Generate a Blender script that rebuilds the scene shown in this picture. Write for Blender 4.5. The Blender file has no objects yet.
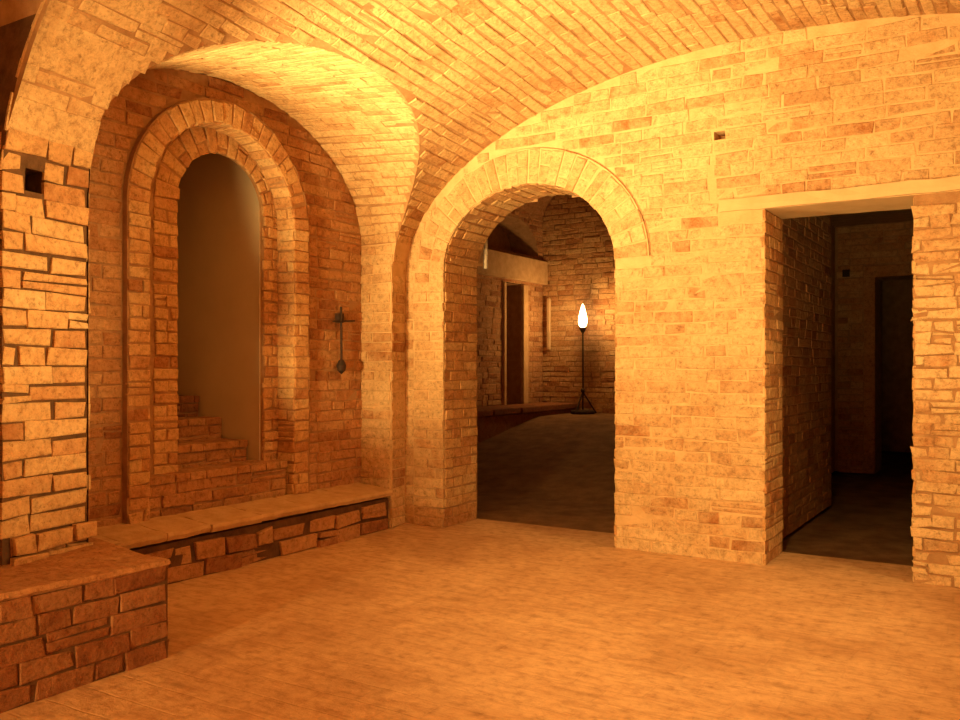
import bpy, math, random
from mathutils import Vector
random.seed(7)
PI = math.pi
C = bpy.context.scene.collection

# ------------------------------------------------------------------ materials
def new_mat(name):
    m = bpy.data.materials.new(name); m.use_nodes = True
    nt = m.node_tree; nt.nodes.clear()
    out = nt.nodes.new('ShaderNodeOutputMaterial'); b = nt.nodes.new('ShaderNodeBsdfPrincipled')
    nt.links.new(b.outputs[0], out.inputs[0])
    return m, nt, b

def nd(nt, t, **kw):
    n = nt.nodes.new(t)
    for k, v in kw.items():
        if k in n.inputs: n.inputs[k].default_value = v
        else: setattr(n, k, v)
    return n

def noise(nt, vec, scale, detail=4, rough=.6, dist=0):
    n = nd(nt, 'ShaderNodeTexNoise'); n.inputs['Scale'].default_value = scale
    n.inputs['Detail'].default_value = detail; n.inputs['Roughness'].default_value = rough
    n.inputs['Distortion'].default_value = dist
    if vec: nt.links.new(vec, n.inputs['Vector'])
    return n.outputs['Fac']

def ramp(nt, fac, stops):
    r = nd(nt, 'ShaderNodeValToRGB'); e = r.color_ramp.elements
    while len(e) < len(stops): e.new(.5)
    for el, (p, c) in zip(e, stops): el.position = p; el.color = (*c, 1)
    nt.links.new(fac, r.inputs[0]); return r.outputs[0]

def mixc(nt, fac, a, b, mode='MIX'):
    m = nd(nt, 'ShaderNodeMix'); m.data_type = 'RGBA'; m.blend_type = mode
    for s, v in ((0, fac), (6, a), (7, b)):
        if isinstance(v, (int, float)): m.inputs[s].default_value = v
        elif isinstance(v, tuple): m.inputs[s].default_value = (*v, 1)
        else: nt.links.new(v, m.inputs[s])
    return m.outputs[2]

def bump(nt, b, h, strength, dist):
    n = nd(nt, 'ShaderNodeBump'); n.inputs['Strength'].default_value = strength
    n.inputs['Distance'].default_value = dist
    nt.links.new(h, n.inputs['Height']); nt.links.new(n.outputs[0], b.inputs['Normal'])

def mathn(nt, op, a, b=0.0):
    n = nd(nt, 'ShaderNodeMath'); n.operation = op
    for i, v in ((0, a), (1, b)):
        if isinstance(v, (int, float)): n.inputs[i].default_value = v
        else: nt.links.new(v, n.inputs[i])
    return n.outputs[0]

def brick_mat(name, pal, wash_col, wash, bstr=.8, bdist=.022):
    """pal: four brick tones; wash: how much old lime wash clings to the face"""
    m, nt, b = new_mat(name)
    geo = nd(nt, 'ShaderNodeNewGeometry').outputs['Position']
    at = nd(nt, 'ShaderNodeAttribute'); at.attribute_name = 'tint'
    n1 = noise(nt, geo, 11, 6, .7)
    f = mathn(nt, 'ADD', at.outputs['Fac'], mathn(nt, 'MULTIPLY', mathn(nt, 'SUBTRACT', n1, .5), 1.1))
    col = ramp(nt, f, list(zip((.02, .32, .62, .95), pal)))
    n2 = noise(nt, geo, 4.0, 8, .75, .6)
    w = ramp(nt, n2, [(.55 - wash * .5, (0, 0, 0)), (.72 - wash * .5, (1, 1, 1))])
    col = mixc(nt, mathn(nt, 'MULTIPLY', w, .35 + wash * .55), col, wash_col)
    n3 = noise(nt, geo, 42, 5, .75)
    pit = ramp(nt, n3, [(.30, (.40, .34, .28)), (.46, (1, 1, 1))])
    col = mixc(nt, .8, col, pit, 'MULTIPLY')
    n5 = noise(nt, geo, 1.3, 5, .6)
    big = ramp(nt, n5, [(.35, (.80, .74, .68)), (.6, (1, 1, 1))])
    col = mixc(nt, .8, col, big, 'MULTIPLY')
    n6 = noise(nt, geo, 24, 6, .8, .3)
    gr = ramp(nt, n6, [(.32, (.50, .42, .36)), (.47, (.92, .90, .88)), (.62, (1.12, 1.12, 1.12))])
    col = mixc(nt, .85, col, gr, 'MULTIPLY')
    nt.links.new(col, b.inputs['Base Color']); b.inputs['Roughness'].default_value = .92
    b.inputs['Specular IOR Level'].default_value = .15
    h = mathn(nt, 'ADD', mathn(nt, 'MULTIPLY', n3, .8), noise(nt, geo, 17, 6, .75))
    bump(nt, b, h, bstr, bdist)
    return m

def plaster_mat(name, c1, c2, scale=4, bstr=.3, bdist=.008, rough=.9):
    m, nt, b = new_mat(name)
    geo = nd(nt, 'ShaderNodeNewGeometry').outputs['Position']
    n1 = noise(nt, geo, scale, 6, .65)
    col = ramp(nt, n1, [(.3, c1), (.7, c2)])
    nt.links.new(col, b.inputs['Base Color']); b.inputs['Roughness'].default_value = rough
    b.inputs['Specular IOR Level'].default_value = .2
    bump(nt, b, noise(nt, geo, scale * 9, 5, .7), bstr, bdist)
    return m

def metal_mat(name, c, rough=.55, metallic=.8):
    m, nt, b = new_mat(name)
    geo = nd(nt, 'ShaderNodeNewGeometry').outputs['Position']
    n1 = noise(nt, geo, 40, 4, .6)
    col = ramp(nt, n1, [(.3, tuple(v * .6 for v in c)), (.7, c)])
    nt.links.new(col, b.inputs['Base Color']); b.inputs['Roughness'].default_value = rough
    b.inputs['Metallic'].default_value = metallic
    bump(nt, b, n1, .3, .002)
    return m

def floor_mat():
    m, nt, b = new_mat('worn_brick_paving')
    geo = nd(nt, 'ShaderNodeNewGeometry').outputs['Position']
    wob = nd(nt, 'ShaderNodeTexNoise'); wob.inputs['Scale'].default_value = 2.5
    nt.links.new(geo, wob.inputs['Vector'])
    add = nd(nt, 'ShaderNodeVectorMath'); add.operation = 'MULTIPLY_ADD'
    nt.links.new(wob.outputs['Color'], add.inputs[0]); add.inputs[1].default_value = (.05, .05, 0)
    nt.links.new(geo, add.inputs[2])
    br = nd(nt, 'ShaderNodeTexBrick'); nt.links.new(add.outputs[0], br.inputs['Vector'])
    br.inputs['Scale'].default_value = 1; br.inputs['Brick Width'].default_value = .30
    br.inputs['Row Height'].default_value = .15; br.inputs['Mortar Size'].default_value = .006
    br.inputs['Mortar Smooth'].default_value = .6
    br.inputs['Color1'].default_value = (.62, .38, .205, 1); br.inputs['Color2'].default_value = (.50, .29, .15, 1)
    br.inputs['Mortar'].default_value = (.46, .28, .145, 1)
    n1 = noise(nt, geo, 2.2, 7, .7, .3)
    dust = ramp(nt, n1, [(.38, (0, 0, 0)), (.62, (1, 1, 1))])
    col = mixc(nt, mathn(nt, 'ADD', mathn(nt, 'MULTIPLY', dust, .42), .52), br.outputs['Color'], (.62, .395, .22))
    n2 = noise(nt, geo, 16, 5, .7)
    sp = ramp(nt, n2, [(.3, (.60, .52, .46)), (.46, (.94, .93, .92)), (.62, (1.1, 1.1, 1.1))])
    col = mixc(nt, .8, col, sp, 'MULTIPLY')
    mpn = nd(nt, 'ShaderNodeMapping'); mpn.inputs['Scale'].default_value = (2.2, 11, 1); mpn.inputs['Rotation'].default_value = (0, 0, .3)
    nt.links.new(geo, mpn.inputs['Vector'])
    n7 = noise(nt, mpn.outputs[0], 2.4, 5, .7, .5)
    col = mixc(nt, .6, col, ramp(nt, n7, [(.36, (.68, .6, .54)), (.52, (1, 1, 1))]), 'MULTIPLY')
    n4 = noise(nt, geo, 1.1, 5, .65, .5)
    st = ramp(nt, n4, [(.36, (.74, .66, .6)), (.56, (1, 1, 1))])
    col = mixc(nt, .8, col, st, 'MULTIPLY')
    nt.links.new(col, b.inputs['Base Color']); b.inputs['Roughness'].default_value = .75
    b.inputs['Specular IOR Level'].default_value = .25
    h = mathn(nt, 'ADD', mathn(nt, 'MULTIPLY', br.outputs['Fac'], -.2), mathn(nt, 'ADD', n2, n1))
    bump(nt, b, h, .35, .02)
    return m

PAL_WASH = [(.42, .18, .075), (.60, .34, .17), (.70, .47, .26), (.74, .53, .31)]
PAL_RAW = [(.46, .21, .09), (.62, .34, .16), (.70, .43, .21), (.74, .51, .28)]
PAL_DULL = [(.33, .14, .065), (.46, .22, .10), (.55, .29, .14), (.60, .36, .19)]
M = {}
M['wash'] = brick_mat('lime_washed_brick', PAL_WASH, (.74, .54, .32), .34)
M['raw'] = brick_mat('bare_orange_brick', PAL_RAW, (.66, .43, .23), .12)
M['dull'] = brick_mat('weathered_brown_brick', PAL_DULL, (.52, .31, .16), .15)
M['vault'] = brick_mat('vault_brick', PAL_WASH, (.72, .50, .28), .4)
M['plinth'] = brick_mat('dark_red_brick', [tuple(c * k for c, k in zip(p, (.62, .52, .5))) for p in PAL_DULL], (.36, .19, .09), .15)
M['mortar_pale'] = plaster_mat('pale_lime_mortar', (.56, .36, .19), (.72, .50, .29), 8, .6, .01)
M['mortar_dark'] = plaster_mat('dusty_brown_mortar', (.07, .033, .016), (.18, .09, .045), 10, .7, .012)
M['mortar_mid'] = plaster_mat('tan_mortar', (.30, .155, .075), (.48, .28, .145), 10, .7, .012)
M['stair_plaster'] = plaster_mat('smooth_grey_plaster', (.55, .45, .33), (.63, .52, .39), 2, .12, .004)
M['lintel'] = plaster_mat('pale_stone', (.55, .38, .22), (.66, .48, .29), 5, .3, .006)
M['stone'] = plaster_mat('worn_tan_stone', (.50, .30, .15), (.68, .45, .25), 9, .8, .015)
M['floor'] = floor_mat()
M['earth_shade'] = plaster_mat('dark_floor_with_shade', (.14, .07, .033), (.29, .16, .075), 5, .7, .02)  # dark passage floor; also puts the far room's shade into its colour
M['iron'] = metal_mat('rusted_dark_iron', (.07, .04, .03), .7, .5)
M['pipe'] = metal_mat('dull_pale_metal', (.55, .5, .45), .5, .2)
M['wood'] = plaster_mat('void_dark_wood', (.012, .007, .004), (.028, .016, .009), 12, .4, .004)  # near-black tone stands in for the unlit depth of the far doorway

def emit_mat(name, c, s):
    m, nt, b = new_mat(name)
    b.inputs['Emission Color'].default_value = (*c, 1); b.inputs['Emission Strength'].default_value = s
    b.inputs['Base Color'].default_value = (.9, .8, .6, 1)
    return m
M['bulb'] = emit_mat('glowing_lamp_glass', (1, .62, .25), 14)

# ------------------------------------------------------------------ mesh builder
class MB:
    def __init__(s): s.v = []; s.f = []; s.m = []; s.t = []
    def poly(s, pts, mi=0, tint=.5):
        k = len(s.v); s.v += [tuple(p) for p in pts]; s.t += [tint] * len(pts)
        s.f.append(tuple(range(k, k + len(pts)))); s.m.append(mi)
    def grid(s, rows, mi=0, tint=.5):
        k = len(s.v); n = len(rows[0])
        for r in rows:
            s.v += [tuple(p) for p in r]; s.t += [tint] * n
        for i in range(len(rows) - 1):
            for j in range(n - 1):
                a = k + i * n + j
                s.f.append((a, a + 1, a + n + 1, a + n)); s.m.append(mi)
    def brick(s, mp, u0, u1, v0, v1, d, tint, jit=.004, mi=0, ch=.005, back=-.012):
        if u1 - u0 < .02 or v1 - v0 < .012: return
        J = lambda: random.uniform(-jit, jit)
        o = [(u0 + J(), v0 + J()), (u1 + J(), v0 + J()), (u1 + J(), v1 + J()), (u0 + J(), v1 + J())]
        ch = min(ch, (u1 - u0) * .3, (v1 - v0) * .3)
        ii = [(o[0][0] + ch, o[0][1] + ch), (o[1][0] - ch, o[1][1] + ch), (o[2][0] - ch, o[2][1] - ch), (o[3][0] + ch, o[3][1] - ch)]
        tl = [d + J() * .6 for _ in range(4)]
        k = len(s.v)
        for (u, v) in o: s.v.append(tuple(mp(u, v, back)))
        for (u, v), e in zip(o, tl): s.v.append(tuple(mp(u, v, e - ch * .7)))
        for (u, v), e in zip(ii, tl): s.v.append(tuple(mp(u, v, e)))
        s.t += [tint] * 12
        for a in range(4):
            b_ = (a + 1) % 4
            s.f.append((k + a, k + b_, k + 4 + b_, k + 4 + a)); s.m.append(mi)
            s.f.append((k + 4 + a, k + 4 + b_, k + 8 + b_, k + 8 + a)); s.m.append(mi)
        s.f.append((k + 8, k + 9, k + 10, k + 11)); s.m.append(mi)
    def box(s, x0, x1, y0, y1, z0, z1, mi=0, tint=.5):
        P = [(x0, y0, z0), (x1, y0, z0), (x1, y1, z0), (x0, y1, z0), (x0, y0, z1), (x1, y0, z1), (x1, y1, z1), (x0, y1, z1)]
        k = len(s.v); s.v += P; s.t += [tint] * 8
        for q in ((0, 3, 2, 1), (4, 5, 6, 7), (0, 1, 5, 4), (1, 2, 6, 5), (2, 3, 7, 6), (3, 0, 4, 7)):
            s.f.append(tuple(k + a for a in q)); s.m.append(mi)
    def tube(s, pts, r, n=10, mi=0, cap=True):
        pts = [Vector(p) for p in pts]; k = len(s.v); rr = r if isinstance(r, list) else [r] * len(pts)
        for i, p in enumerate(pts):
            t = (pts[min(i + 1, len(pts) - 1)] - pts[max(i - 1, 0)]).normalized()
            a = t.orthogonal().normalized() if abs(t.z) < .99 else Vector((1, 0, 0)); b = t.cross(a)
            for j in range(n):
                q = p + (a * math.cos(2 * PI * j / n) + b * math.sin(2 * PI * j / n)) * rr[i]
                s.v.append(tuple(q)); s.t.append(.5)
        for i in range(len(pts) - 1):
            for j in range(n):
                s.f.append((k + i * n + j, k + i * n + (j + 1) % n, k + (i + 1) * n + (j + 1) % n, k + (i + 1) * n + j)); s.m.append(mi)
        if cap:
            s.f.append(tuple(k + j for j in range(n))); s.m.append(mi)
            s.f.append(tuple(k + (len(pts) - 1) * n + j for j in range(n))); s.m.append(mi)
    def lathe(s, cx, cy, prof, n=20, mi=0):
        k = len(s.v)
        for r, z in prof:
            for j in range(n):
                s.v.append((cx + r * math.cos(2 * PI * j / n), cy + r * math.sin(2 * PI * j / n), z)); s.t.append(.5)
        for i in range(len(prof) - 1):
            for j in range(n):
                s.f.append((k + i * n + j, k + i * n + (j + 1) % n, k + (i + 1) * n + (j + 1) % n, k + (i + 1) * n + j)); s.m.append(mi)
        s.f.append(tuple(k + j for j in range(n))); s.m.append(mi)
        s.f.append(tuple(k + (len(prof) - 1) * n + j for j in range(n))); s.m.append(mi)
    def build(s, name, mats, parent=None, smooth=False):
        me = bpy.data.meshes.new(name); me.from_pydata(s.v, [], s.f)
        if not isinstance(mats, (list, tuple)): mats = [mats]
        for m in mats: me.materials.append(m)
        me.polygons.foreach_set('material_index', s.m)
        a = me.attributes.new('tint', 'FLOAT', 'POINT'); a.data.foreach_set('value', s.t)
        if smooth: me.polygons.foreach_set('use_smooth', [True] * len(me.polygons))
        me.update()
        o = bpy.data.objects.new(name, me); C.objects.link(o)
        if parent is not None: o.parent = parent
        return o

def bevel(o, w=.01, seg=2):
    b = o.modifiers.new('bevel', 'BEVEL'); b.width = w; b.segments = seg; b.limit_method = 'ANGLE'
    return o

def recalc(o):
    import bmesh
    bm = bmesh.new(); bm.from_mesh(o.data); bmesh.ops.recalc_face_normals(bm, faces=bm.faces); bm.to_mesh(o.data); bm.free()
    return o

def struct(o, label=None):
    o['kind'] = 'structure'
    if label: o['label'] = label
    return o
def tag(o, label, cat, group=None):
    o['label'] = label; o['category'] = cat
    if group: o['group'] = group
    return o
def empty(name, loc, label, cat):
    o = bpy.data.objects.new(name, None); C.objects.link(o); o.location = loc
    o.empty_display_size = .1
    tag(o, label, cat); return o

# ------------------------------------------------------------------ brick laying
SKIP = [None]; HEAD = [1.0]
def course_bricks(mb, mp, v0, v1, ivs, rough, dep, off, L=.29, gap=.012, split=.06, endj=.008):
    for (a, b) in ivs:
        if b - a < .03: continue
        u = a + random.uniform(-endj, endj)
        first = True
        while u < b - .02:
            l = L * random.choice((1, 1, 1, .5, .52, .8, .9)) * random.uniform(.92, 1.06)
            if first: l *= (off if off > .2 else 1); first = False
            e = u + l
            if e > b - .09: e = b + random.uniform(-endj, endj)
            g = gap * random.uniform(.6, 1.5) * HEAD[0]; g2 = gap * random.uniform(.6, 1.4); tint = min(1, max(0, random.gauss(.58, .17))) if random.random() > .14 else random.uniform(.02, .35)
            d = dep * random.uniform(.35, 1.35) + random.uniform(-1, 1) * rough * .5
            if random.random() < .03 * (1 + rough * 60): d -= dep * .9
            d = max(d, .002)
            if SKIP[0] and random.random() < SKIP[0](mp((u + e) / 2, (v0 + v1) / 2, 0)):
                mb.brick(mp, u - .004, e + .004, v0 - .004, v1 + .004, dep * .7, random.uniform(.6, .9), .001); u = e; continue
            if random.random() < split:
                vm = v0 + (v1 - v0) * random.uniform(.42, .58)
                mb.brick(mp, u, e - g, v0, vm - .005, d, tint, .003 + rough)
                mb.brick(mp, u, e - g, vm + .005, v1 - g2 * .8, d, min(1, tint + .1), .003 + rough)
            else:
                mb.brick(mp, u, e - g, v0, v1 - g2 * .8, d, tint, .003 + rough)
            u = e

def lay(mb, mp, v0, v1, ivf, h=.078, rough=.002, dep=.012, L=.29, gap=.012, split=.04, endj=.008):
    """ivf(v) -> allowed u intervals; a course takes what is allowed at both its edges"""
    v = v0; k = 0
    n = max(1, round((v1 - v0) / h)); hh = (v1 - v0) / n
    for k in range(n):
        a = v0 + k * hh; b = a + hh
        A = ivf(a + .006); B = ivf(b - .006); Mid = ivf((a + b) / 2)
        ivs = []
        for (p, q) in Mid:
            for (r, t) in A:
                for (w, x) in B:
                    lo = max(p, r, w); hi = min(q, t, x)
                    if hi - lo > .03: ivs.append((lo, hi))
        course_bricks(mb, mp, a, b, ivs, rough, dep, .5 if k % 2 else 1, L, gap, split, endj)

def mortar(mb, mp, v0, v1, ivf, mi=1, n=120, d=0.0, maxu=.5):
    vs = [v0 + (v1 - v0) * i / n for i in range(n + 1)]
    for a, b in zip(vs, vs[1:]):
        A = ivf(a + 1e-5); B = ivf(b - 1e-5)
        if len(A) == len(B): pairs = list(zip(A, B))
        else:
            mdl = ivf((a + b) / 2); pairs = [(i, i) for i in mdl]
        for (p, q) in pairs:
            m = max(1, int((p[1] - p[0]) / maxu))
            for i in range(m):
                f = i / m; g = (i + 1) / m
                mb.poly([mp(p[0] + (p[1] - p[0]) * f, a, d), mp(p[0] + (p[1] - p[0]) * g, a, d),
                         mp(q[0] + (q[1] - q[0]) * g, b, d), mp(q[0] + (q[1] - q[0]) * f, b, d)], mi)

def sub_iv(ivs, holes):
    for (a, b) in holes:
        out = []
        for (p, q) in ivs:
            if b <= p or a >= q: out.append((p, q)); continue
            if a > p: out.append((p, a))
            if b < q: out.append((b, q))
        ivs = out
    return ivs

# ------------------------------------------------------------------ geometry of the place
XW = -4.47           # lunette wall of the side bay
YB = 5.60            # end wall
TB = .47             # its thickness
XC = -1.40           # crown line of the barrel vault
ZB, BB = 1.95, 1.38
AR = 2.95            # half span on the right
XR = XC + AR
YF = -5.0            # wall behind the camera
ZL = 2.2
def a_of(y):
    if y < 1.95: return 2.1
    return 2.1 + (2.80 - 2.1) * (y - 1.95) / (YB - 1.95)
def bx_left(y, z):
    if z <= ZB: return XC - a_of(y)
    return XC - a_of(y) * math.sqrt(max(0, 1 - ((z - ZB) / BB) ** 2))
def zbar(x, y):
    a = a_of(y) if x < XC else AR
    q = 1 - ((x - XC) / a) ** 2
    return ZB + BB * math.sqrt(q) if q > 0 else -1
PHI0 = math.asin((ZL - ZB) / BB)
def bpt(y, phi, d=0):
    a = a_of(y) if phi < PI / 2 else AR
    x = XC - a * math.cos(phi); z = ZB + BB * math.sin(phi)
    n = Vector((math.cos(phi) / a, 0, -math.sin(phi) / BB)).normalized()
    return Vector((x, y, z)) + n * d
# side bays: (left edge at wall, left edge slope, right edge)
BL, KL = .93, -.15
class Bay:
    def __init__(s, yl, dyl, yr, dyr, zl=ZL): s.p = (yl, dyl, yr, dyr); s.zl = zl
    def edges(s, x): k = x - XW; return s.p[0] + s.p[1] * k, s.p[2] + s.p[3] * k
    def B(s, x): return BL - (s.zl - ZL) * .8 + KL * (x - XW)
    def z(s, x, y):
        l, r = s.edges(x); c = (l + r) / 2; a = (r - l) / 2
        q = 1 - ((y - c) / a) ** 2
        return s.zl + s.B(x) * math.sqrt(q) if q > 0 else -9
    def pt(s, x, th, d=0):
        l, r = s.edges(x); c = (l + r) / 2; a = (r - l) / 2
        n = Vector((0, math.cos(th) / a, -math.sin(th) / s.B(x))).normalized()
        return Vector((x, c - a * math.cos(th), s.zl + s.B(x) * math.sin(th))) + n * d
    def gx(s, th):
        lo = XW; x = XW; f = lambda x: zbar(x, s.pt(x, th).y) - s.pt(x, th).z
        while x < XC and f(x) < 0: x += .01
        a, b = x - .01, x
        for _ in range(25):
            m = (a + b) / 2
            if f(m) < 0: a = m
            else: b = m
        return b
bay1 = Bay(2.63, -.26, 5.38, -.05)
bay2 = Bay(-.75, 0, 1.97, 0, 2.62)
# groin curves as (y, phi)
def groin(bay, n=90):
    out = []
    for i in range(n + 1):
        t = i / n; th = PI * t
        th = min(max(th, .0), PI)
        x = bay.gx(th); p = bay.pt(x, th)
        phi = math.acos(max(-1, min(1, (XC - p.x) / a_of(p.y))))
        out.append((p.y, max(phi, PHI0), x, th))
    return out
G1, G2 = groin(bay1), groin(bay2)

# ------------------------------------------------------------------ ceiling
mb = MB()
# barrel columns at the groin samples and between
cols = []
ys = [YF + i * .5 for i in range(int((-.75 - YF) / .5))]
cols += [(y, PHI0) for y in ys]
cols += [(-.76, PHI0)] + [(g[0], g[1]) for g in G2] + [(1.9705, PHI0), (2.1, PHI0), (2.25, PHI0)]
cols += [(g[0], g[1]) for g in G1]
cols += [(g, PHI0) for g in (G1[-1][0] + .001, YB)]
cols = sorted(cols, key=lambda c: c[0])
rows = []
for (y, p0) in cols:
    rows.append([bpt(y, p0 + (PI - PHI0 * 0 - p0) * (j / 48)) for j in range(49)])
mb.grid(rows, 1)
# bricks on the barrel: courses run along the axis
def arclen():
    t = [0]; N = 400
    for i in range(N):
        p, q = bpt(3.5, PI * i / N), bpt(3.5, PI * (i + 1) / N)
        t.append(t[-1] + (p - q).length)
    return t
AL = arclen()
def phi_of(s_):
    if s_ <= 0: return 0
    lo, hi = 0, len(AL) - 1
    while hi - lo > 1:
        m = (lo + hi) // 2
        if AL[m] < s_: lo = m
        else: hi = m
    return PI * (lo + (s_ - AL[lo]) / (AL[hi] - AL[lo])) / (len(AL) - 1)
def s_of(phi):
    f = phi / PI * (len(AL) - 1); i = int(f); return AL[i] + (AL[min(i + 1, len(AL) - 1)] - AL[i]) * (f - i)
def bar_map(u, v, d): return bpt(u, phi_of(v), d)
def inside(bay, G, y, phi):
    if y <= G[0][0] or y >= G[-1][0]: return False
    p = bpt(y, phi)
    return p.x < XC and bay.z(p.x, p.y) > p.z
POCKET_PIER = (2.04, 2.14, 1.96, 2.075)
def bar_iv(v, lo=.25, hi=YB):
    phi = phi_of(v); out = []; y = lo; on = None
    while y < hi + 1e-6:
        ok = not (inside(bay1, G1, y, phi) or inside(bay2, G2, y, phi))
        if ok and on is None: on = y
        if not ok and on is not None: out.append((on, y)); on = None
        y += .02
    if on is not None: out.append((on, hi))
    return out
HEAD[0] = .25
SKIP[0] = lambda p: .0 if p.y > 3.0 else .75 * min(1, (3.0 - p.y) / .8) * min(1, max(0, (3.05 - p.z) / .3))
lay(mb, bar_map, s_of(PHI0), s_of(PI * .80), bar_iv, .072, .0035, .005, .29, .012, .02, .006)
SKIP[0] = None
# lunette of the side bay: courses run into the wall
lb = mb
for bay, G in ((bay1, G1), (bay2, G2)):
    rows = []
    for (y, phi, gx, th) in G:
        rows.append([bay.pt(XW + (gx - XW) * j / 20, th) for j in range(21)])
    lb.grid(rows, 1)
def lun_len():
    t = [0]
    for i in range(300):
        t.append(t[-1] + (bay1.pt(-4, PI * i / 300) - bay1.pt(-4, PI * (i + 1) / 300)).length)
    return t
LL = lun_len()
def th_of(s_):
    lo, hi = 0, 300
    while hi - lo > 1:
        m = (lo + hi) // 2
        if LL[m] < s_: lo = m
        else: hi = m
    return PI * min(1, (lo + (s_ - LL[lo]) / (LL[hi] - LL[lo])) / 300)
def lun_iv(v): return [(XW, bay1.gx(th_of(v)))]
lay(lb, lambda u, v, d: bay1.pt(u, th_of(v), d), .0, LL[-1], lun_iv, .072, .003, .005, .29, .010, .02, .006)
HEAD[0] = 1.0
ceil = struct(mb.build('ceiling', [M['vault'], M['mortar_mid']]), 'vaulted brick ceiling with a side bay cutting into it')

# ------------------------------------------------------------------ end wall with arch and doorway
AX, AH, AZ, AV = -3.11, .71, 1.98, .60        # archway centre, half width, springing, rise
AW = .25                                       # width of its brick ring
DX0, DX1, DZ = -1.394, -.553, 2.235            # doorway
def arch_half(z, hw, sp, rise):
    if z <= sp: return hw
    q = 1 - ((z - sp) / rise) ** 2
    return hw * math.sqrt(q) if q > 0 else 0
def roof_iv(z):
    if z <= ZB: return [(XC - a_of(YB), XR)]
    q = math.sqrt(max(0, 1 - ((z - ZB) / BB) ** 2))
    return [(XC - a_of(YB) * q, XC + AR * q)]
def back_open(z):
    h = []
    w = arch_half(z, AH, AZ, AV)
    if w > 0: h.append((AX - w, AX + w))
    if z < DZ: h.append((DX0, DX1))
    if 2.70 < z < 2.765: h.append((-1.715, -1.635))
    return h
def back_mortar_iv(z): return sub_iv(roof_iv(z), back_open(z))
def back_brick_iv(z):
    h = back_open(z)
    w = arch_half(z, AH + AW, AZ, AV + AW)
    if z <= AZ - .0: h.append((AX - AH - AW - .04, AX - AH))
    elif w > 0: h.append((AX - w, AX + w))
    if DZ - .01 < z < DZ + .075: h.append((-1.68, XR))
    if 2.70 < z < 2.765: h.append((-1.715, -1.635))
    if 2.33 < z < 2.56: h.append((-1.735 + .012 * math.sin(z * 40), -1.715 + .012 * math.sin(z * 40)))
    return sub_iv(roof_iv(z), h)
bmap = lambda u, v, d: Vector((u, YB - d, v))
mb = MB()
mortar(mb, bmap, 2.235, ZB + BB - .002, back_mortar_iv, 1, 60)
mortar(mb, bmap, 0, 2.235, lambda z: [(a, b) for a, b in back_mortar_iv(z) if a < -1], 1, 110)
mortar(mb, bmap, 0, 2.235, lambda z: [(a, b) for a, b in back_mortar_iv(z) if a > -1], 2, 30)
def left_part(v): return [(max(a, -9), min(b, DX0)) for a, b in back_brick_iv(v) if a < DX0] if v < DZ else [(a, b) for a, b in back_brick_iv(v)]
def right_part(v): return [(max(a, DX1), b) for a, b in back_brick_iv(v) if b > DX1] if v < DZ else []
lay(mb, bmap, 0, 2.233, left_part, .0765, .004, .0055, .28, .009, .05, .007)
lay(mb, bmap, 2.233, ZB + BB, left_part, .0765, .004, .0055, .28, .009, .05, .007)
lay(mb, bmap, 0, 2.24, right_part, .066, .007, .014, .22, .010, .10, .010)
F = [bmap(u, v, 0) for u, v in ((-1.715, 2.70), (-1.635, 2.70), (-1.635, 2.765), (-1.715, 2.765))]; B = [p + Vector((0, .14, 0)) for p in F]
for i in range(4): mb.poly([F[i], F[(i + 1) % 4], B[(i + 1) % 4], B[i]], 1)
mb.poly(B, 1)
wall_back = struct(mb.build('wall_back', [M['wash'], M['mortar_pale'], M['mortar_mid']]), 'pale brick end wall with an archway and a square doorway')

# reveals of the archway: path up the left jamb, over, down the right one
def path_arch(hw, sp, rise, n=40, z0=0.0):
    pts = [(-hw, z0), (-hw, sp)]
    pts += [(-hw * math.cos(PI * i / n), sp + rise * math.sin(PI * i / n)) for i in range(1, n)]
    pts += [(hw, sp), (hw, z0)]
    return pts
class Path:
    def __init__(s, pts):
        s.p = [Vector(p) for p in pts]; s.l = [0]
        for a, b in zip(s.p, s.p[1:]): s.l.append(s.l[-1] + (a - b).length)
    def at(s, t):
        t = min(max(t, 0), s.l[-1] - 1e-6); i = 0
        while s.l[i + 1] < t: i += 1
        f = (t - s.l[i]) / (s.l[i + 1] - s.l[i]); p = s.p[i].lerp(s.p[i + 1], f)
        d = (s.p[i + 1] - s.p[i]).normalized()
        # smooth the tangent
        if f > .5 and i + 2 < len(s.p): d = d.lerp((s.p[i + 2] - s.p[i + 1]).normalized(), (f - .5)).normalized()
        if f < .5 and i > 0: d = d.lerp((s.p[i] - s.p[i - 1]).normalized(), (.5 - f)).normalized()
        return p, Vector((d.y, -d.x))       # point, inward normal (to the opening)
P1 = Path(path_arch(AH, AZ, AV))
def rev_map(u, v, d):
    p, n = P1.at(v); q = p + n * d
    return Vector((AX + q.x, YB + u, q.y))
mb = MB()
L1 = P1.l[-1]
mortar(mb, rev_map, 0, L1, lambda v: [(0, TB)], 1, 110)
lay(mb, rev_map, 0, AZ, lambda v: [(.0, TB)], .0765, .002, .007, .26, .011, .03, .006)
lay(mb, rev_map, AZ, L1 - AZ, lambda v: [(.0, TB)], .07, .003, .007, .26, .012, .02, .006)
lay(mb, rev_map, L1 - AZ, L1, lambda v: [(.0, TB)], .0765, .002, .007, .26, .011, .03, .006)
struct(mb.build('trim_1', [M['raw'], M['mortar_mid']]), 'brick reveal and soffit of the archway')
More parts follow.
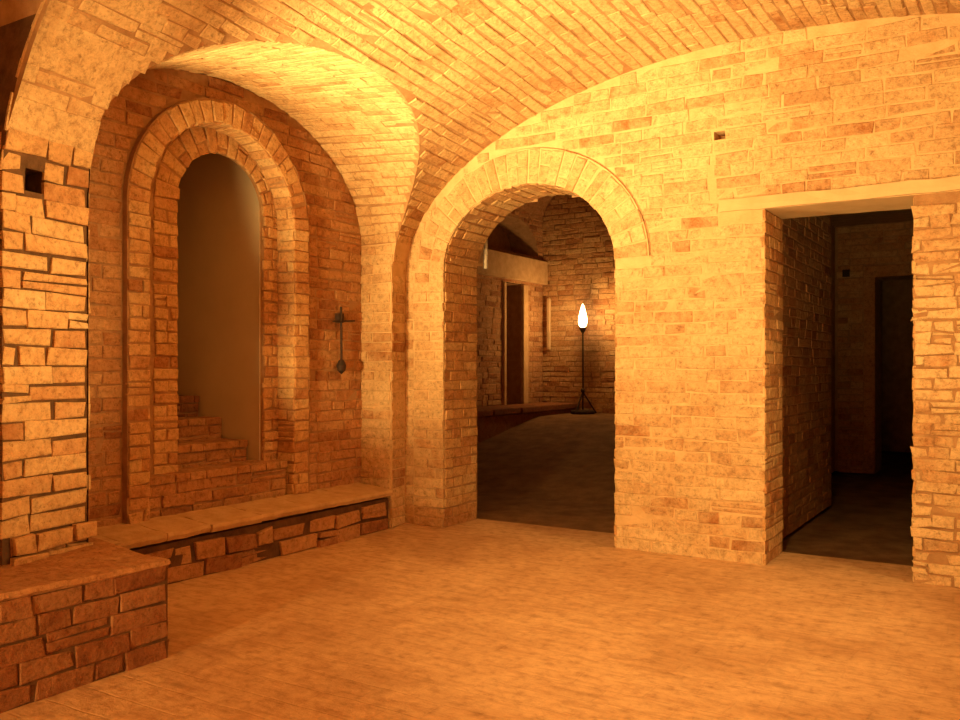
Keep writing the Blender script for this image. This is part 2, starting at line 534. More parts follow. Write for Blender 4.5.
# ring of the archway, with the left jamb strip below it
mb = MB()
def ring_map(hw, sp, rise, cx, w, y, proj):
    P = Path(path_arch(hw, sp, rise))
    def f(u, v, d):
        p, n = P.at(v); q = p - n * u
        return Vector((cx + q.x, y - proj - d, q.y))
    return P, f
PR, rmap = ring_map(AH, AZ, AV, AX, AW, YB, .02)
mortar(mb, rmap, 0, AZ, lambda v: [(0, AW + .035)], 1, 20)
mortar(mb, rmap, AZ, PR.l[-1] - AZ + .0, lambda v: [(0, AW)], 1, 80)
lay(mb, rmap, 0, AZ, lambda v: [(0, AW + .035)], .0765, .002, .012, .29, .011, .03, .008)
lay(mb, rmap, AZ, PR.l[-1] - AZ, lambda v: [(0, AW)], .075, .002, .010, .27, .009, .02, .005)
struct(mb.build('trim_2', [M['wash'], M['mortar_pale']]), 'brick ring around the archway')

# reveals and lintel of the doorway
mb = MB()
for (x, sx) in ((DX0, 1), (DX1, -1)):
    mp = lambda u, v, d, x=x, sx=sx: Vector((x + sx * d, YB + u, v))
    mortar(mb, mp, 0, DZ, lambda v: [(0, TB)], 1, 4)
    lay(mb, mp, 0, DZ, lambda v: [(0, TB)], .074, .003, .007, .24, .012, .06, .012)
struct(mb.build('trim_3', [M['raw'], M['mortar_mid']]), 'rough brick jambs of the square doorway')
mb = MB()
N = 26
prof = [(YB - .028, DZ + .078), (YB - .032, DZ + .03), (YB - .026, DZ + .002), (YB + TB, DZ + .002), (YB + TB, DZ + .078)]
rows = []
for i in range(N + 1):
    x = -1.675 + (XR + 1.675) * i / N
    rows.append([(x, y + random.uniform(-.004, .004), z + random.uniform(-.005, .005)) for y, z in prof])
mb.grid(rows, 0); mb.poly(rows[0]); mb.poly(rows[-1][::-1])
struct(recalc(mb.build('trim_4', M['lintel'])), 'long pale stone lintel above the square doorway')

# ------------------------------------------------------------------ corner pier (between side bay and archway)
YC = bay1.edges(-4.2)[1]
mb = MB()
def cp_iv(v): return [(XW, bx_left(YC, v))]
mp = lambda u, v, d: Vector((u, bay1.edges(u)[1] - d, v))
mortar(mb, mp, 0, ZL, cp_iv, 1, 12)
lay(mb, mp, 0, ZL, cp_iv, .0765, .003, .011, .28, .011, .05, .008)
mp2 = lambda u, v, d: Vector((bx_left(u, v) + d, u, v))
mortar(mb, mp2, 0, ZL + .05, lambda v: [(YC - .005, YB)], 1, 12)
lay(mb, mp2, 0, ZL, lambda v: [(YC, YB - .01)], .0765, .003, .008, .28, .011, .05, .004)
struct(mb.build('wall_corner', [M['wash'], M['mortar_pale']]), 'brick corner pier carrying the vault beside the archway')

# ------------------------------------------------------------------ near pier
PY0, PY1 = 1.97, 2.40
mb = MB()
def pier_iv(v):
    a = PY0
    if v < .55: a += .035
    iv = [(a, PY1)]
    return sub_iv(iv, [(2.075, 2.175)]) if 1.965 < v < 2.075 else iv
mp = lambda u, v, d: Vector((bx_left(u, v) + d, u, v))
mortar(mb, mp, .36, ZL + .01, lambda v: sub_iv([(PY0, PY1)], [(2.075, 2.175)] if 1.965 < v < 2.075 else []), 1, 40)
lay(mb, mp, .40, 1.96, pier_iv, .079, .004, .016, .26, .011, .08, .008)
lay(mb, mp, 1.96, ZL + .01, pier_iv, .079, .004, .014, .24, .012, .05, .010)
# flared footing course
mf = lambda u, v, d: Vector((bx_left(u, v) + .03 + d, u, v))
lay(mb, mf, .40, .56, lambda v: [(2.0, PY1 + .03)], .08, .005, .02, .24, .014, 0, .012)
# putlog hole lining
for (u0, u1, v0, v1) in ((2.075, 2.175, 1.965, 2.075),):
    F = [mp(u0, v0, 0), mp(u1, v0, 0), mp(u1, v1, 0), mp(u0, v1, 0)]; B = [p + Vector((-.14, 0, 0)) for p in F]
    for i in range(4): mb.poly([F[i], F[(i + 1) % 4], B[(i + 1) % 4], B[i]], 1)
    mb.poly(B, 1)
# sides: the one towards the side bay and the one towards the near bay
ms = lambda u, v, d: Vector((u, PY1 + (u + 3.55) * -.26 + d, v))
mortar(mb, ms, .44, ZL + .12, lambda v: [(XW - .02, bx_left(PY1, v))], 1, 12)
lay(mb, ms, .45, ZL, lambda v: [(XW, bx_left(PY1, v) - .005)], .079, .004, .012, .26, .013, .05, .006)
ms = lambda u, v, d: Vector((u, PY0 - d, v))
mortar(mb, ms, .44, 2.66, lambda v: [(XW - .02, bx_left(PY0, v))], 1, 24)
lay(mb, ms, .45, ZL, lambda v: [(XW, bx_left(PY0, v) - .005)], .079, .004, .012, .26, .013, .05, .006)
struct(mb.build('wall_pier', [M['raw'], M['mortar_dark']]), 'bare brick pier with a square putlog hole at the left edge')

# ------------------------------------------------------------------ lunette wall with the stair arch
SC, SR, SZ = 3.98, .61, 2.22           # outer order: centre, radius, springing
IC, IR, IZ = 4.085, .372, 2.31          # inner order
OW = .15                               # ring width
FX = XW + .04                           # face of the outer ring
IX = -4.60                              # face of the inner order
def lw_iv(z):
    if z <= ZL: iv = [(PY1, 5.5)]
    else:
        l, r = bay1.edges(XW); q = 1 - ((z - ZL) / BL) ** 2
        w = (r - l) / 2 * math.sqrt(q) if q > 0 else 0
        iv = [((l + r) / 2 - w, (l + r) / 2 + w)]
    return iv
def lw_open(z, R, sp):
    if z <= sp: return [(SC - R, SC + R)]
    q = R * R - (z - sp) ** 2
    return [(SC - math.sqrt(q), SC + math.sqrt(q))] if q > 0 else []
mp = lambda u, v, d: Vector((XW + d, u, v))
mb = MB()
mortar(mb, mp, 0, ZL + BL, lambda v: sub_iv(lw_iv(v), lw_open(v, SR, SZ)), 1, 150)
lay(mb, mp, 0, ZL + BL, lambda v: sub_iv(lw_iv(v), lw_open(v, SR + OW, SZ)), .0765, .004, .008, .28, .012, .05, .006)
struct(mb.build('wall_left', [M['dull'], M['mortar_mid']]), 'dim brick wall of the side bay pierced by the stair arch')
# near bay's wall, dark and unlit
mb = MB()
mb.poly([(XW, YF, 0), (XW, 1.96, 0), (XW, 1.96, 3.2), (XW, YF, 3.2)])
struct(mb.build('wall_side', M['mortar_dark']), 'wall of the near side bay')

# outer ring
def side_ring(cy, R, sp, w, xf, z0, d0):
    P = Path(path_arch(R, sp, R, 44, z0))
    def f(u, v, d):
        p, n = P.at(v); q = p - n * u
        return Vector((xf + d, cy + q.x, q.y))
    def g(u, v, d):                       # reveal: u goes into the wall
        p, n = P.at(v); q = p + n * d
        return Vector((xf - u, cy + q.x, q.y))
    return P, f, g
mb = MB()
P, f, g = side_ring(SC, SR, SZ, OW, FX, .25, 0)
LT = P.l[-1]; S0 = SZ - .25
mortar(mb, f, 0, LT, lambda v: [(0, OW)], 1, 110)
for (a, b) in ((0, S0), (S0, LT - S0), (LT - S0, LT)):
    lay(mb, f, a, b, lambda v: [(0, OW)], .0765, .003, .011, .2, .010, .03, .004)
mortar(mb, lambda u, v, d: (lambda p, n: Vector((FX - u, SC + (p - n * OW).x, (p - n * OW).y)))(*P.at(v)), 0, LT, lambda v: [(-.004, .045)], 1, 110)
mortar(mb, g, 0, LT, lambda v: [(0, FX - IX)], 1, 110)
for (a, b) in ((0, S0), (S0, LT - S0), (LT - S0, LT)):
    lay(mb, g, a, b, lambda v: [(0, FX - IX)], .0765, .003, .010, .26, .012, .03, .004)
struct(mb.build('trim_5', [M['raw'], M['mortar_mid']]), 'outer brick ring of the stair arch')
# inner order: everything between the outer opening and the inner one, at IX
mb = MB()
def inner_iv(z, R=IR, extra=0):
    o = [(SC - SR - .06, SC + SR + .06)] if z <= SZ else lw_open(z, SR + .06, SZ)
    if z <= IZ: h = [(IC - R, IC + R)]
    else:
        q = R * R - (z - IZ) ** 2; h = [(IC - math.sqrt(q), IC + math.sqrt(q))] if q > 0 else []
    return sub_iv(o, h)
mp = lambda u, v, d: Vector((IX + d, u, v))
mortar(mb, mp, .25, SZ + SR + .06, inner_iv, 1, 130)
P2, f2, g2 = side_ring(IC, IR, IZ, .2, IX, .25, 0)
LT2 = P2.l[-1]; S2 = IZ - .25
def wv(v):
    lo, hi = (.30 if v < S2 else .17), 0
    return [(0, .19)]
for (a, b) in ((0, S2), (S2, LT2 - S2), (LT2 - S2, LT2)):
    lay(mb, f2, a, b, wv, .0765, .003, .012, .18, .012, .05, .0)
mortar(mb, g2, 0, LT2, lambda v: [(0, .03)], 1, 110)
struct(mb.build('trim_6', [M['raw'], M['mortar_mid']]), 'inner brick order of the stair arch')

# ------------------------------------------------------------------ stair passage behind the arch (smooth plaster)
SX0, SX1 = IX - .03, -7.2
sy0, sy1 = 3.55, 4.47
N = 16
mb = MB()
mb.grid([[(SX0 + (SX1 - SX0) * i / N, sy1, .2 + 4.0 * j / 16) for j in range(17)] for i in range(N + 1)])
mb.poly([(SX0, IC + IR - .01, .2), (SX0, sy1 + .3, .2), (SX0, sy1 + .3, 3.0), (SX0, IC + IR - .01, 3.0)])
struct(mb.build('wall_stair', M['stair_plaster']), 'smooth grey plaster wall of the stair passage')
mb = MB()
mb.grid([[(SX0 + (SX1 - SX0) * i / N, sy0, .2 + 4.0 * j / 16) for j in range(17)] for i in range(N + 1)])
mb.poly([(SX0, 3.2, .2), (SX0, IC - IR + .01, .2), (SX0, IC - IR + .01, 3.0), (SX0, 3.2, 3.0)])
struct(mb.build('wall_stair_near', M['stair_plaster']))
mb = MB()
mb.poly([(SX1, sy0, .2), (SX1, sy1, .2), (SX1, sy1, 4.2), (SX1, sy0, 4.2)])
struct(mb.build('wall_stair_end', M['stair_plaster']))
mb = MB()
mb.poly([(SX0, sy0, 2.72), (SX0, sy1, 2.72), (SX1, sy1, 4.15), (SX1, sy0, 4.15)])
struct(mb.build('ceiling_stair', M['stair_plaster']))

stair = empty('staircase', (-4.6, 4.03, .30), 'short flight of worn brick steps climbing through the tall arch', 'stairs')
def step(x0, x1, y0, y1, z0, z1, k):
    mb = MB()
    loc = Vector((-4.6, 4.03, .30))
    mpf = lambda u, v, d: Vector((x0 + d, u, v)) - loc
    mb.box(x1 - loc.x, x0 - loc.x, y0 - loc.y, y1 - loc.y, z0 - loc.z, z1 - .008 - loc.z, 1)
    n = max(1, round((z1 - .04 - z0) / .075))
    lay(mb, mpf, z0, z1 - .045, lambda v: [(y0, y1)], .075, .005, .012, .26, .013, .05, .004)
    mpt = lambda u, v, d: Vector((x0 + .012 - v, u, z1 - .008 + d)) - loc
    # nosing: bricks laid on edge along the tread
    y = y0
    while y < y1 - .03:
        w = random.uniform(.10, .15); e = min(y + w, y1)
        mb.brick(mpt, y, e - .006, -.008, min(.24, x0 - x1), .008, random.uniform(.35, .8), .003, 0, .006, -.04)
        y = e
    return mb.build('step', [M['plinth'] if k > 2 else M['dull'], M['mortar_mid']], stair)
step(-4.50, -4.76, SC - SR + .015, SC + SR - .015, .301, .577, 0)
step(-4.77, -5.03, sy0 + .01, sy1 - .01, .302, .722, 1)
for k in range(2, 8):
    step(-5.03 - .255 * (k - 2), -5.30 - .255 * (k - 2), sy0 + .01, sy1 - .01, .302, .876 + .152 * (k - 2), k)

# ------------------------------------------------------------------ bench along the side bay
bench = empty('stone_bench', (-4.3, 4.0, 0), 'low brick bench with a worn stone top along the wall under the stair arch', 'bench')
bl = Vector((-4.3, 4.0, 0))
BXF = -4.135
mb = MB()
mb.box(XW + .016 - bl.x, BXF - .03 - bl.x, 2.51 - bl.y, 5.335 - bl.y, 0, .235, 1)
mpf = lambda u, v, d: Vector((BXF - .03 + d + .012 * math.sin(u * 7), u, v)) - bl
lay(mb, mpf, .004, .105, lambda v: [(2.52, 5.33)], .10, .010, .028, .34, .018, .1, .02)
lay(mb, mpf, .105, .215, lambda v: [(2.52, 5.33)], .105, .010, .024, .30, .020, .1, .02)
mb.build('bench_base', [M['dull'], M['mortar_dark']], bench)
mb = MB()
# top slabs, irregular lengths, uneven front edge
y = 2.51
while y < 5.33:
    e = min(y + random.uniform(.28, .5), 5.335)
    if 5.335 - e < .15: e = 5.335
    mpt = lambda u, v, d: Vector((v, u, .262 + d + .035 * max(0, (BXF - v) / .34))) - bl
    fr = BXF + random.uniform(-.012, .018)
    N = 7
    us = [y + .004 + (e - .008 - y) * i / N for i in range(N + 1)]
    fx = [fr + random.uniform(-.008, .008) for _ in us]
    top = [[mpt(u, XW + .012 + (f_ - XW - .012) * j / 6, .04 + random.uniform(-.003, .003)) for j in range(7)] for u, f_ in zip(us, fx)]
    for t in top: t.append(t[-1] + Vector((.006, 0, -.02))); t.append(t[-1] + Vector((-.012, 0, -.026)))
    mb.grid(top)
    k = len(us) - 1
    for q in (top[0], top[-1]):
        mb.poly(q + [Vector((q[0].x, q[0].y, .236))])
    mb.poly([top[0][-1], top[-1][-1], Vector((XW - bl.x, top[-1][0].y, .236)), Vector((XW - bl.x, top[0][0].y, .236))])
    y = e
recalc(mb.build('bench_top', M['stone'], bench))

# ------------------------------------------------------------------ brick plinth in the near left corner
plinth = empty('brick_plinth', (-3.6, 1.6, 0), 'low wide brick plinth with a flat top at the foot of the left pier', 'plinth')
pl = Vector((-3.6, 1.6, 0)); PX = -3.13
mb = MB()
mb.box(XW + .02 - pl.x, PX - .002 - pl.x, .3 - pl.y, 2.478 - pl.y, 0, .395, 1)
mpf = lambda u, v, d: Vector((PX + d, u, v)) - pl
lay(mb, mpf, .003, .405, lambda v: [(.32, 2.48)], .076, .004, .006, .27, .010, .03, .006)
mpe = lambda u, v, d: Vector((u, 2.48 + d, v)) - pl
lay(mb, mpe, .003, .405, lambda v: [(XW + .03, PX)], .076, .004, .008, .27, .012, .03, .006)
mb.build('plinth_body', [M['plinth'], M['mortar_dark']], plinth)
mb = MB()
nx, ny = 22, 40
def ptop(i, j):
    x = XW + .02 + (PX + .003 - XW - .02) * i / nx; y = .3 + (2.484 - .3) * j / ny
    z = .425 + .012 * math.sin(x * 5 + y * 3) * .6 + random.uniform(-.003, .003) + .03 * max(0, min(1, (PX - .2 - x) / .4))
    return Vector((x, y, z)) - pl
rows = [[ptop(i, j) for j in range(ny + 1)] for i in range(nx + 1)]
mb.grid(rows)
edge = rows[-1]; mb.grid([edge, [p + Vector((.004, 0, -.02)) for p in edge], [p + Vector((-.01, 0, -.035)) for p in edge]])
edge = [r[-1] for r in rows]; mb.grid([edge, [p + Vector((0, .004, -.02)) for p in edge], [p + Vector((0, -.01, -.035)) for p in edge]])
mb.build('plinth_top', M['dull'], plinth)

# ------------------------------------------------------------------ floor
FXR_ = -1.95
def floor_z(x, y):
    if x > -1.9 or y < 7.4: return 0
    t = min(1, (y - 7.4) / 3.2); return .56 * t
mb = MB()
xs = [-7.0 + .25 * i for i in range(38)]; yy = [-5.2 + .25 * i for i in range(78)]
yy = [y for y in yy if y < YB + TB] + [YB + TB]
mb.grid([[(x, y, 0) for y in yy] for x in xs])
struct(mb.build('floor', M['floor']), 'worn dusty brick floor')
mb = MB()
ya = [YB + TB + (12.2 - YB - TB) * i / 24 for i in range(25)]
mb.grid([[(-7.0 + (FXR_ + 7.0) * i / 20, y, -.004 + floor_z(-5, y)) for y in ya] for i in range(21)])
struct(mb.build('floor_far', M['earth_shade']), 'sloping floor of the far room with its shade in the colour')
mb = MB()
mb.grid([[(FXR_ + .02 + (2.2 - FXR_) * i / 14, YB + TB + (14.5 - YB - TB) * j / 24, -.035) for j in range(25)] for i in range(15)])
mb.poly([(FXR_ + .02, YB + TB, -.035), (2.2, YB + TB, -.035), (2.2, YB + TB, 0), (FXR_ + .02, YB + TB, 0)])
struct(mb.build('floor_passage', M['earth_shade']), 'dark floor of the passage one edge below the threshold')

# ------------------------------------------------------------------ right wall, wall behind, added shadow wall on the left behind the camera
mb = MB()
mb.poly([(XR - .01, YF, 0), (XR - .01, YB, 0), (XR - .01, YB, 2.0), (XR - .01, YF, 2.0)])
struct(mb.build('wall_right', M['mortar_pale']))
mb = MB()
mb.poly([(XW, YF, 0), (XR, YF, 0), (XR, YF, 3.4), (XW, YF, 3.4)])
struct(mb.build('wall_front', M['mortar_pale']))
mb = MB()
mb.box(XW, -2.62, -1.15, -.75, 0, 3.2)  # unseen wall, added to keep the near bay in shadow
struct(mb.build('wall_shadow_caster', M['mortar_pale']))

# ------------------------------------------------------------------ far room behind the archway
FY0, FY1 = YB + TB, 11.9
FXL, FXR = -6.3, -1.95
mb = MB()
FCX, FA, FZ, FB = (FXL + FXR) / 2, (FXR - FXL) / 2, 3.45, .95
def far_iv(z):
    w = FA * (1 if z <= FZ else math.sqrt(max(0, 1 - ((z - FZ) / FB) ** 2)))
    return [(FCX - w, FCX + w)]
mp = lambda u, v, d: Vector((u, FY1 - d, v))
mortar(mb, mp, 0, FZ + FB - .01, far_iv, 1, 60)
lay(mb, mp, .4, FZ + FB, lambda v: [(a, min(b, -4.2)) for a, b in far_iv(v)], .0765, .005, .012, .28, .012, .05, .006)
struct(mb.build('wall_far', [M['raw'], M['mortar_mid']]), 'brick far wall lit by the standing lamp')
# its left wall with a lunette recess and door
mb = MB()
LYC, LRA, LZ, LB = 11.0, .75, 2.90, .52
mp = lambda u, v, d: Vector((FXL + d, u, v))
DOY0, DOY1, DOZ = 10.72, 11.22, 2.44
def fl_iv(z):
    iv = [(FY0, FY1)]
    if z < DOZ: iv = sub_iv(iv, [(DOY0, DOY1)])
    if z > LZ:
        q = 1 - ((z - LZ) / LB) ** 2
        if q > 0: iv = sub_iv(iv, [(LYC - LRA * math.sqrt(q), LYC + LRA * math.sqrt(q))])
    return iv
mortar(mb, mp, 0, 3.9, fl_iv, 1, 78)
lay(mb, mp, .4, 3.6, lambda v: [(max(a, 8.5), b) for a, b in fl_iv(v) if b > 8.5], .0765, .005, .010, .28, .012, .05, .006)
rx = FXL - .45
for (z0, z1) in ((LZ, LZ),):
    arc = [(LYC - LRA * math.cos(PI * i / 24), LZ + LB * math.sin(PI * i / 24)) for i in range(25)]
    mb.grid([[(FXL, y, z) for y, z in arc], [(rx, y, z) for y, z in arc]], 1)
    mb.poly([(rx, y, z) for y, z in arc], 1)
    mb.poly([(FXL, LYC - LRA, LZ), (FXL, LYC + LRA, LZ), (rx, LYC + LRA, LZ), (rx, LYC - LRA, LZ)], 1)
for y in (DOY0, DOY1): mb.poly([(FXL, y, 0), (FXL - .5, y, 0), (FXL - .5, y, DOZ), (FXL, y, DOZ)], 1)
mb.poly([(FXL, DOY0, DOZ), (FXL, DOY1, DOZ), (FXL - .5, DOY1, DOZ), (FXL - .5, DOY0, DOZ)], 1)
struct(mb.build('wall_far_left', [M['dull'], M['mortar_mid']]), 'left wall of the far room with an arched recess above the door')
mb = MB()
mb.box(FXL - .02, FXL + .10, 8.6, FY1 - .02, 2.49, 2.84)
struct(bevel(mb.build('trim_7', M['stone'])), 'plain plaster band above the far door')
mb = MB()
mb.box(FXL - .01, FXL + .05, DOY1, DOY1 + .14, .6, DOZ); mb.box(FXL - .01, FXL + .05, DOY0 - .06, DOY0, .6, DOZ)
struct(bevel(mb.build('trim_8', M['stone'])), 'pale frame of the far door')
mb = MB()
for i in range(4):
    w = (DOY1 - DOY0) / 4
    mb.box(FXL - .36, FXL - .32 + .004 * (i % 2), DOY0 + i * w + .002, DOY0 + (i + 1) * w - .004, .5, DOZ - .005)
dr = struct(bevel(mb.build('door_1', M['wood']), .004), 'near-black planks standing in for the dark opening in the far room')
mb = MB()
mb.tube([(FXL - .30, DOY1 - .08, 1.5), (FXL - .26, DOY1 - .08, 1.5), (FXL - .26, DOY1 - .08, 1.62), (FXL - .30, DOY1 - .08, 1.62)], .01, 8)
mb.build('door_handle', M['iron'], dr)
# pale upright strip in the corner
mb = MB()
mb.box(FXL + .10, FXL + .15, FY1 - .07, FY1 - .012, 1.50, 2.28)
struct(bevel(mb.build('trim_9', M['lintel']), .008), 'narrow pale upright strip in the far corner')
# vault of the far room and hidden right wall
mb = MB()
mb.grid([[(FCX - FA * math.cos(PI * i / 30), y, FZ + FB * math.sin(PI * i / 30)) for i in range(31)] for y in (FY0, 8, 10, FY1)], 0)
struct(mb.build('ceiling_far', M['dull']))
mb = MB()
mb.poly([(FXR, FY0, 0), (FXR, FY1, 0), (FXR, FY1, 3.5), (FXR, FY0, 3.5)])
struct(mb.build('wall_far_right', M['mortar_mid']))
# back face of the end wall, seen from the far rooms
mb = MB()
mp = lambda u, v, d: Vector((u, YB + TB, v))
mortar(mb, mp, 0, 4.4, lambda z: sub_iv([(FXL - .5, 2.0)], back_open(z)), 0, 90)
struct(mb.build('wall_behind', M['mortar_mid']))
# low masonry bench in the far room
fb = empty('low_stone_ledge', (-6.0, 10, .3), 'dark low masonry ledge along the left side of the far room', 'ledge')
mb = MB(); o = Vector((-6.0, 10, .3))
mb.box(FXL - o.x + .03, -5.72 - o.x, 8.2 - o.y, FY1 - .03 - o.y, .05 - o.z, .62 - o.z)
bevel(mb.build('ledge_body', M['plinth'], fb), .02)
mb = MB()
y = 8.18
while y < FY1 - .1:
    e = min(y + random.uniform(.5, .8), FY1 - .03)
    mb.box(FXL - o.x + .03, -5.69 - o.x + random.uniform(-.02, .02), y - o.y, e - .008 - o.y, .62 - o.z, .70 - o.z)
    y = e
bevel(mb.build('ledge_top', M['plinth'], fb), .012)

# ------------------------------------------------------------------ standing lamp in the far room
LX, LY = -5.45, 11.53
lz = floor_z(LX, LY)
lamp = empty('floor_lamp', (LX, LY, lz), 'tall thin dark lamp stand with a bright glowing head against the far wall', 'lamp')
mb = MB(); mb.lathe(0, 0, [(.001, .06), (.17, .05), (.18, .03), (.17, 0), (.001, 0)][::-1], 24)
mb.build('lamp_base', M['iron'], lamp)
for k in range(3):
    a = k * 2 * PI / 3 + .4
    mb = MB(); mb.tube([(.01 * math.cos(a), .01 * math.sin(a), .30), (.10 * math.cos(a), .10 * math.sin(a), .16), (.19 * math.cos(a), .19 * math.sin(a), .012)], .012, 8)
    mb.build('leg', M['iron'], lamp)
mb = MB(); mb.tube([(0, 0, .05), (.004, 0, .5), (0, 0, 1.18)], .013, 10)
mb.lathe(0, 0, [(.013, .3), (.03, .32), (.03, .35), (.013, .37)], 14)
mb.build('pole', M['iron'], lamp)
mb = MB(); mb.lathe(0, 0, [(.012, 1.16), (.03, 1.19), (.055, 1.24), (.05, 1.25), (.02, 1.25)], 16)
mb.build('lamp_cup', M['iron'], lamp)
mb = MB(); mb.lathe(0, 0, [(.02, 1.245), (.05, 1.27), (.066, 1.33), (.06, 1.40), (.042, 1.48), (.02, 1.555), (.004, 1.59)], 20)
mb.build('lamp_glass', M['bulb'], lamp, True)

# ------------------------------------------------------------------ iron fixture on the side bay wall
fx = empty('iron_wall_anchor', (XW + .02, 5.08, 1.45), 'dark iron rod with cross bar on the dim wall beside the stair arch', 'wall anchor')
mb = MB(); mb.tube([(.03, 0, .25), (.034, 0, 0), (.03, .005, -.16)], .009, 10)
mb.build('rod', M['iron'], fx)
mb = MB(); mb.tube([(.03, -.09, .135), (.036, 0, .14), (.03, .16, .15)], .006, 8)
mb.build('cross_bar', M['iron'], fx)
mb = MB(); mb.lathe(.03, .005, [(.004, -.26), (.03, -.235), (.038, -.2), (.025, -.165), (.012, -.15)], 14)
mb.build('knob', M['iron'], fx)
mb = MB(); mb.box(-.005, .035, -.025, .025, .13, .2)
mb.build('wall_plate', M['iron'], fx)

# ------------------------------------------------------------------ strap and conduit at the archway
sb = empty('pipe_bracket', (AX - AH, YB + TB, 2.08), 'short pale upright pipe on a thin bar inside the left side of the archway', 'pipe')
mb = MB(); mb.tube([(.045, .06, -.03), (.045, .06, .28)], .018, 10)
mb.build('upright_pipe', M['pipe'], sb)
mb = MB(); mb.box(.004, .022, -TB + .05, .10, -.012, .012)
mb.build('wall_bar', M['stone'], sb)

# ------------------------------------------------------------------ passage behind the square doorway
PXL, PXE, PYE = -1.50, 8.4, 11.05
mb = MB()
mp = lambda u, v, d: Vector((PXL + d, u, v))
mortar(mb, mp, 0, 2.9, lambda v: [(YB + TB, PXE)], 1, 6)
lay(mb, mp, 0, 2.8, lambda v: [(YB + TB, PXE)], .074, .003, .005, .26, .012, .05, .006)
mp = lambda u, v, d: Vector((u, PXE, v))
mortar(mb, mp, 0, 2.9, lambda v: [(FXR + .02, PXL)], 1, 4)
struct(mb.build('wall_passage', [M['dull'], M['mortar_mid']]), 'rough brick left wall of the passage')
mb = MB()
QX0, QX1, QZ = -1.49, -.70, 2.28
mp = lambda u, v, d: Vector((u, PYE - d, v))
q_iv = lambda z: sub_iv([(FXR + .02, 1.4)], [(QX0, QX1)] if z < QZ else [])
mortar(mb, mp, 0, 2.9, q_iv, 1, 29)
lay(mb, mp, 0, 2.9, lambda z: sub_iv([(FXR + .05, .2)], [(QX0 - .12, QX1 + .12)] if z < QZ + .13 else ([(-1.86, -1.76)] if 2.28 < z < 2.4 else [])), .0765, .004, .012, .28, .012, .05, .006)
for x in (QX0, QX1): mb.poly([(x, PYE, 0), (x, PYE + .5, 0), (x, PYE + .5, QZ), (x, PYE, QZ)], 1)
mb.poly([(QX0, PYE, QZ), (QX1, PYE, QZ), (QX1, PYE + .5, QZ), (QX0, PYE + .5, QZ)], 1)
struct(mb.build('wall_passage_end', [M['dull'], M['mortar_mid']]), 'brick end wall of the passage with an inner doorway')
mb = MB()
mb.box(QX0 - .12, QX0, PYE - .04, PYE + .02, 0, QZ); mb.box(QX1, QX1 + .12, PYE - .04, PYE + .02, 0, QZ)
mb.box(QX0 - .12, QX1 + .12, PYE - .04, PYE + .02, QZ, QZ + .13)
struct(bevel(mb.build('trim_10', M['dull']), .006), 'pale plaster frame of the inner doorway')
mb = MB()
mb.box(-1.845, -1.765, PYE - .03, PYE - .004, 2.30, 2.385)
tag(mb.build('vent_plate', M['iron']), 'small dark square vent plate high on the passage end wall', 'vent')
mb = MB()
mb.poly([(XR, YB + TB, 0), (XR, PYE, 0), (XR, PYE, 2.9), (XR, YB + TB, 2.9)])
mb.poly([(FXR + .02, YB + TB, 2.9), (XR, YB + TB, 2.9), (XR, 14, 2.9), (FXR + .02, 14, 2.9)])
mb.poly([(FXR + .02, 14, 0), (XR, 14, 0), (XR, 14, 2.9), (FXR + .02, 14, 2.9)])
mb.poly([(FXR + .02, PXE, 0), (FXR + .02, 14, 0), (FXR + .02, 14, 2.9), (FXR + .02, PXE, 2.9)])
mb.poly([(XR, PYE, 0), (XR, 14, 0), (XR, 14, 2.9), (XR, PYE, 2.9)])
struct(mb.build('wall_passage_right', M['mortar_mid']))

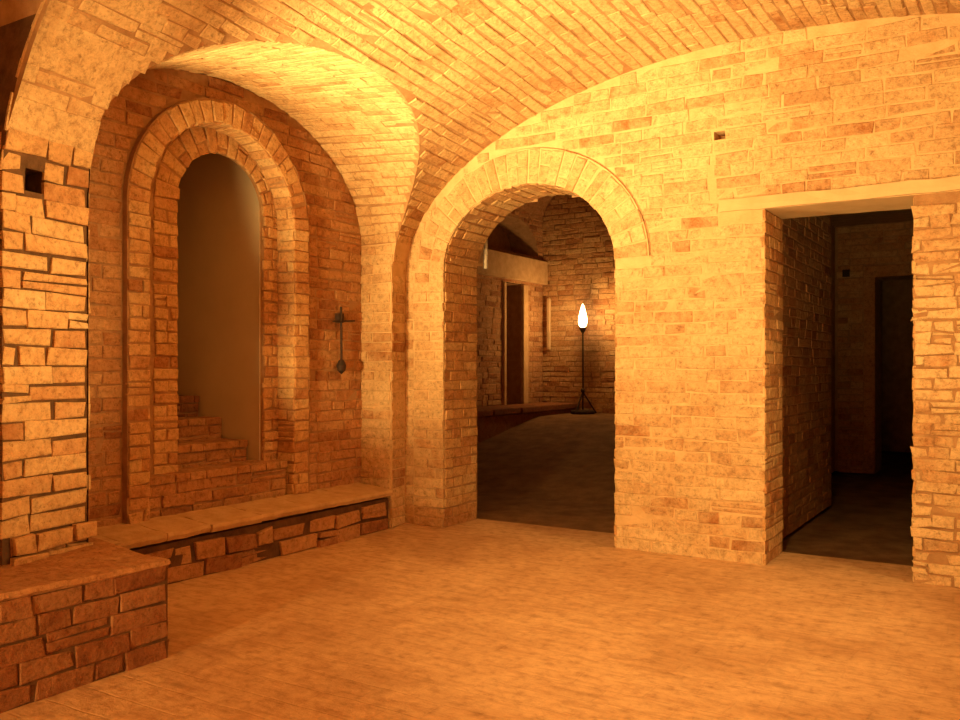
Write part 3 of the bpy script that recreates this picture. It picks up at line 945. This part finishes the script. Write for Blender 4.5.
# ------------------------------------------------------------------ lights
def look(o, p): o.rotation_euler = (Vector(p) - o.location).to_track_quat('-Z', 'Y').to_euler()
COL = (1.0, .67, .22)
def spot(name, loc, tgt, power, size, blend, rad=.08, col=COL):
    l = bpy.data.lights.new(name, 'SPOT'); l.energy = power; l.spot_size = math.radians(size); l.spot_blend = blend
    l.shadow_soft_size = rad; l.color = col
    o = bpy.data.objects.new(name, l); C.objects.link(o); o.location = loc; look(o, tgt); return o
def point(name, loc, power, rad, col=COL):
    l = bpy.data.lights.new(name, 'POINT'); l.energy = power; l.shadow_soft_size = rad; l.color = col
    o = bpy.data.objects.new(name, l); C.objects.link(o); o.location = loc; return o
spot('bay_uplight', (-4.02, 2.58, 1.5), (-2.95, 4.5, 2.75), 460, 98, 1.0, .06)
spot('corner_pier_fill', (-3.9, 2.6, 1.2), (-4.2, 5.4, 1.35), 150, 34, 1.0, .06)  # added fill that brightens the corner pier
spot('uplight_vault', (-2.0, 1.1, .15), (-2.5, 4.5, 3.15), 860, 44, 1.0)
spot('uplight_end_wall', (-.3, 1.9, .2), (-.7, 5.0, 3.2), 240, 92, 1.0)
spot('floor_fill', (-.6, .9, 3.1), (-1.4, 4.3, 0), 330, 54, 1.0, .12)  # unseen light added from above to brighten the floor
spot('end_wall_fill', (.9, 4.5, 2.7), (-1.8, 4.9, .3), 90, 70, 1.0, .1)  # added raking fill for the lower right of the end wall
spot('pier_spot', (1.2, 2.6, 1.9), (-3.5, 1.95, 1.75), 700, 36, 1.0, .1)
point('rear_fill', (-2.2, -2.6, .85), 640, .12)  # unseen fill added behind the camera for faces turned that way
point('lamp_head_light', (LX + .02, LY - .10, lz + 1.42), 21, .05, (1, .55, .16))

# ------------------------------------------------------------------ world, camera, view
w = bpy.data.worlds.new('World'); bpy.context.scene.world = w; w.use_nodes = True
w.node_tree.nodes['Background'].inputs[0].default_value = (.0, .0, .0, 1)
cam = bpy.data.cameras.new('camera'); co = bpy.data.objects.new('camera', cam); C.objects.link(co)
cam.sensor_width = 36; cam.lens = 36 * 875 / 960; cam.clip_start = .05
cam.shift_y = 6 / 960
co.location = (0, 0, 1.25); co.rotation_euler = (PI / 2, 0, math.radians(32))
sc = bpy.context.scene; sc.camera = co
sc.view_settings.view_transform = 'Standard'; sc.view_settings.look = 'None'
sc.view_settings.gamma = 1; sc.view_settings.use_curve_mapping = False
sc.view_settings.exposure = 0.70
sc.cycles.max_bounces = 10; sc.cycles.diffuse_bounces = 7
sc.cycles.use_denoising = True
sc.cycles.sample_clamp_indirect = 6
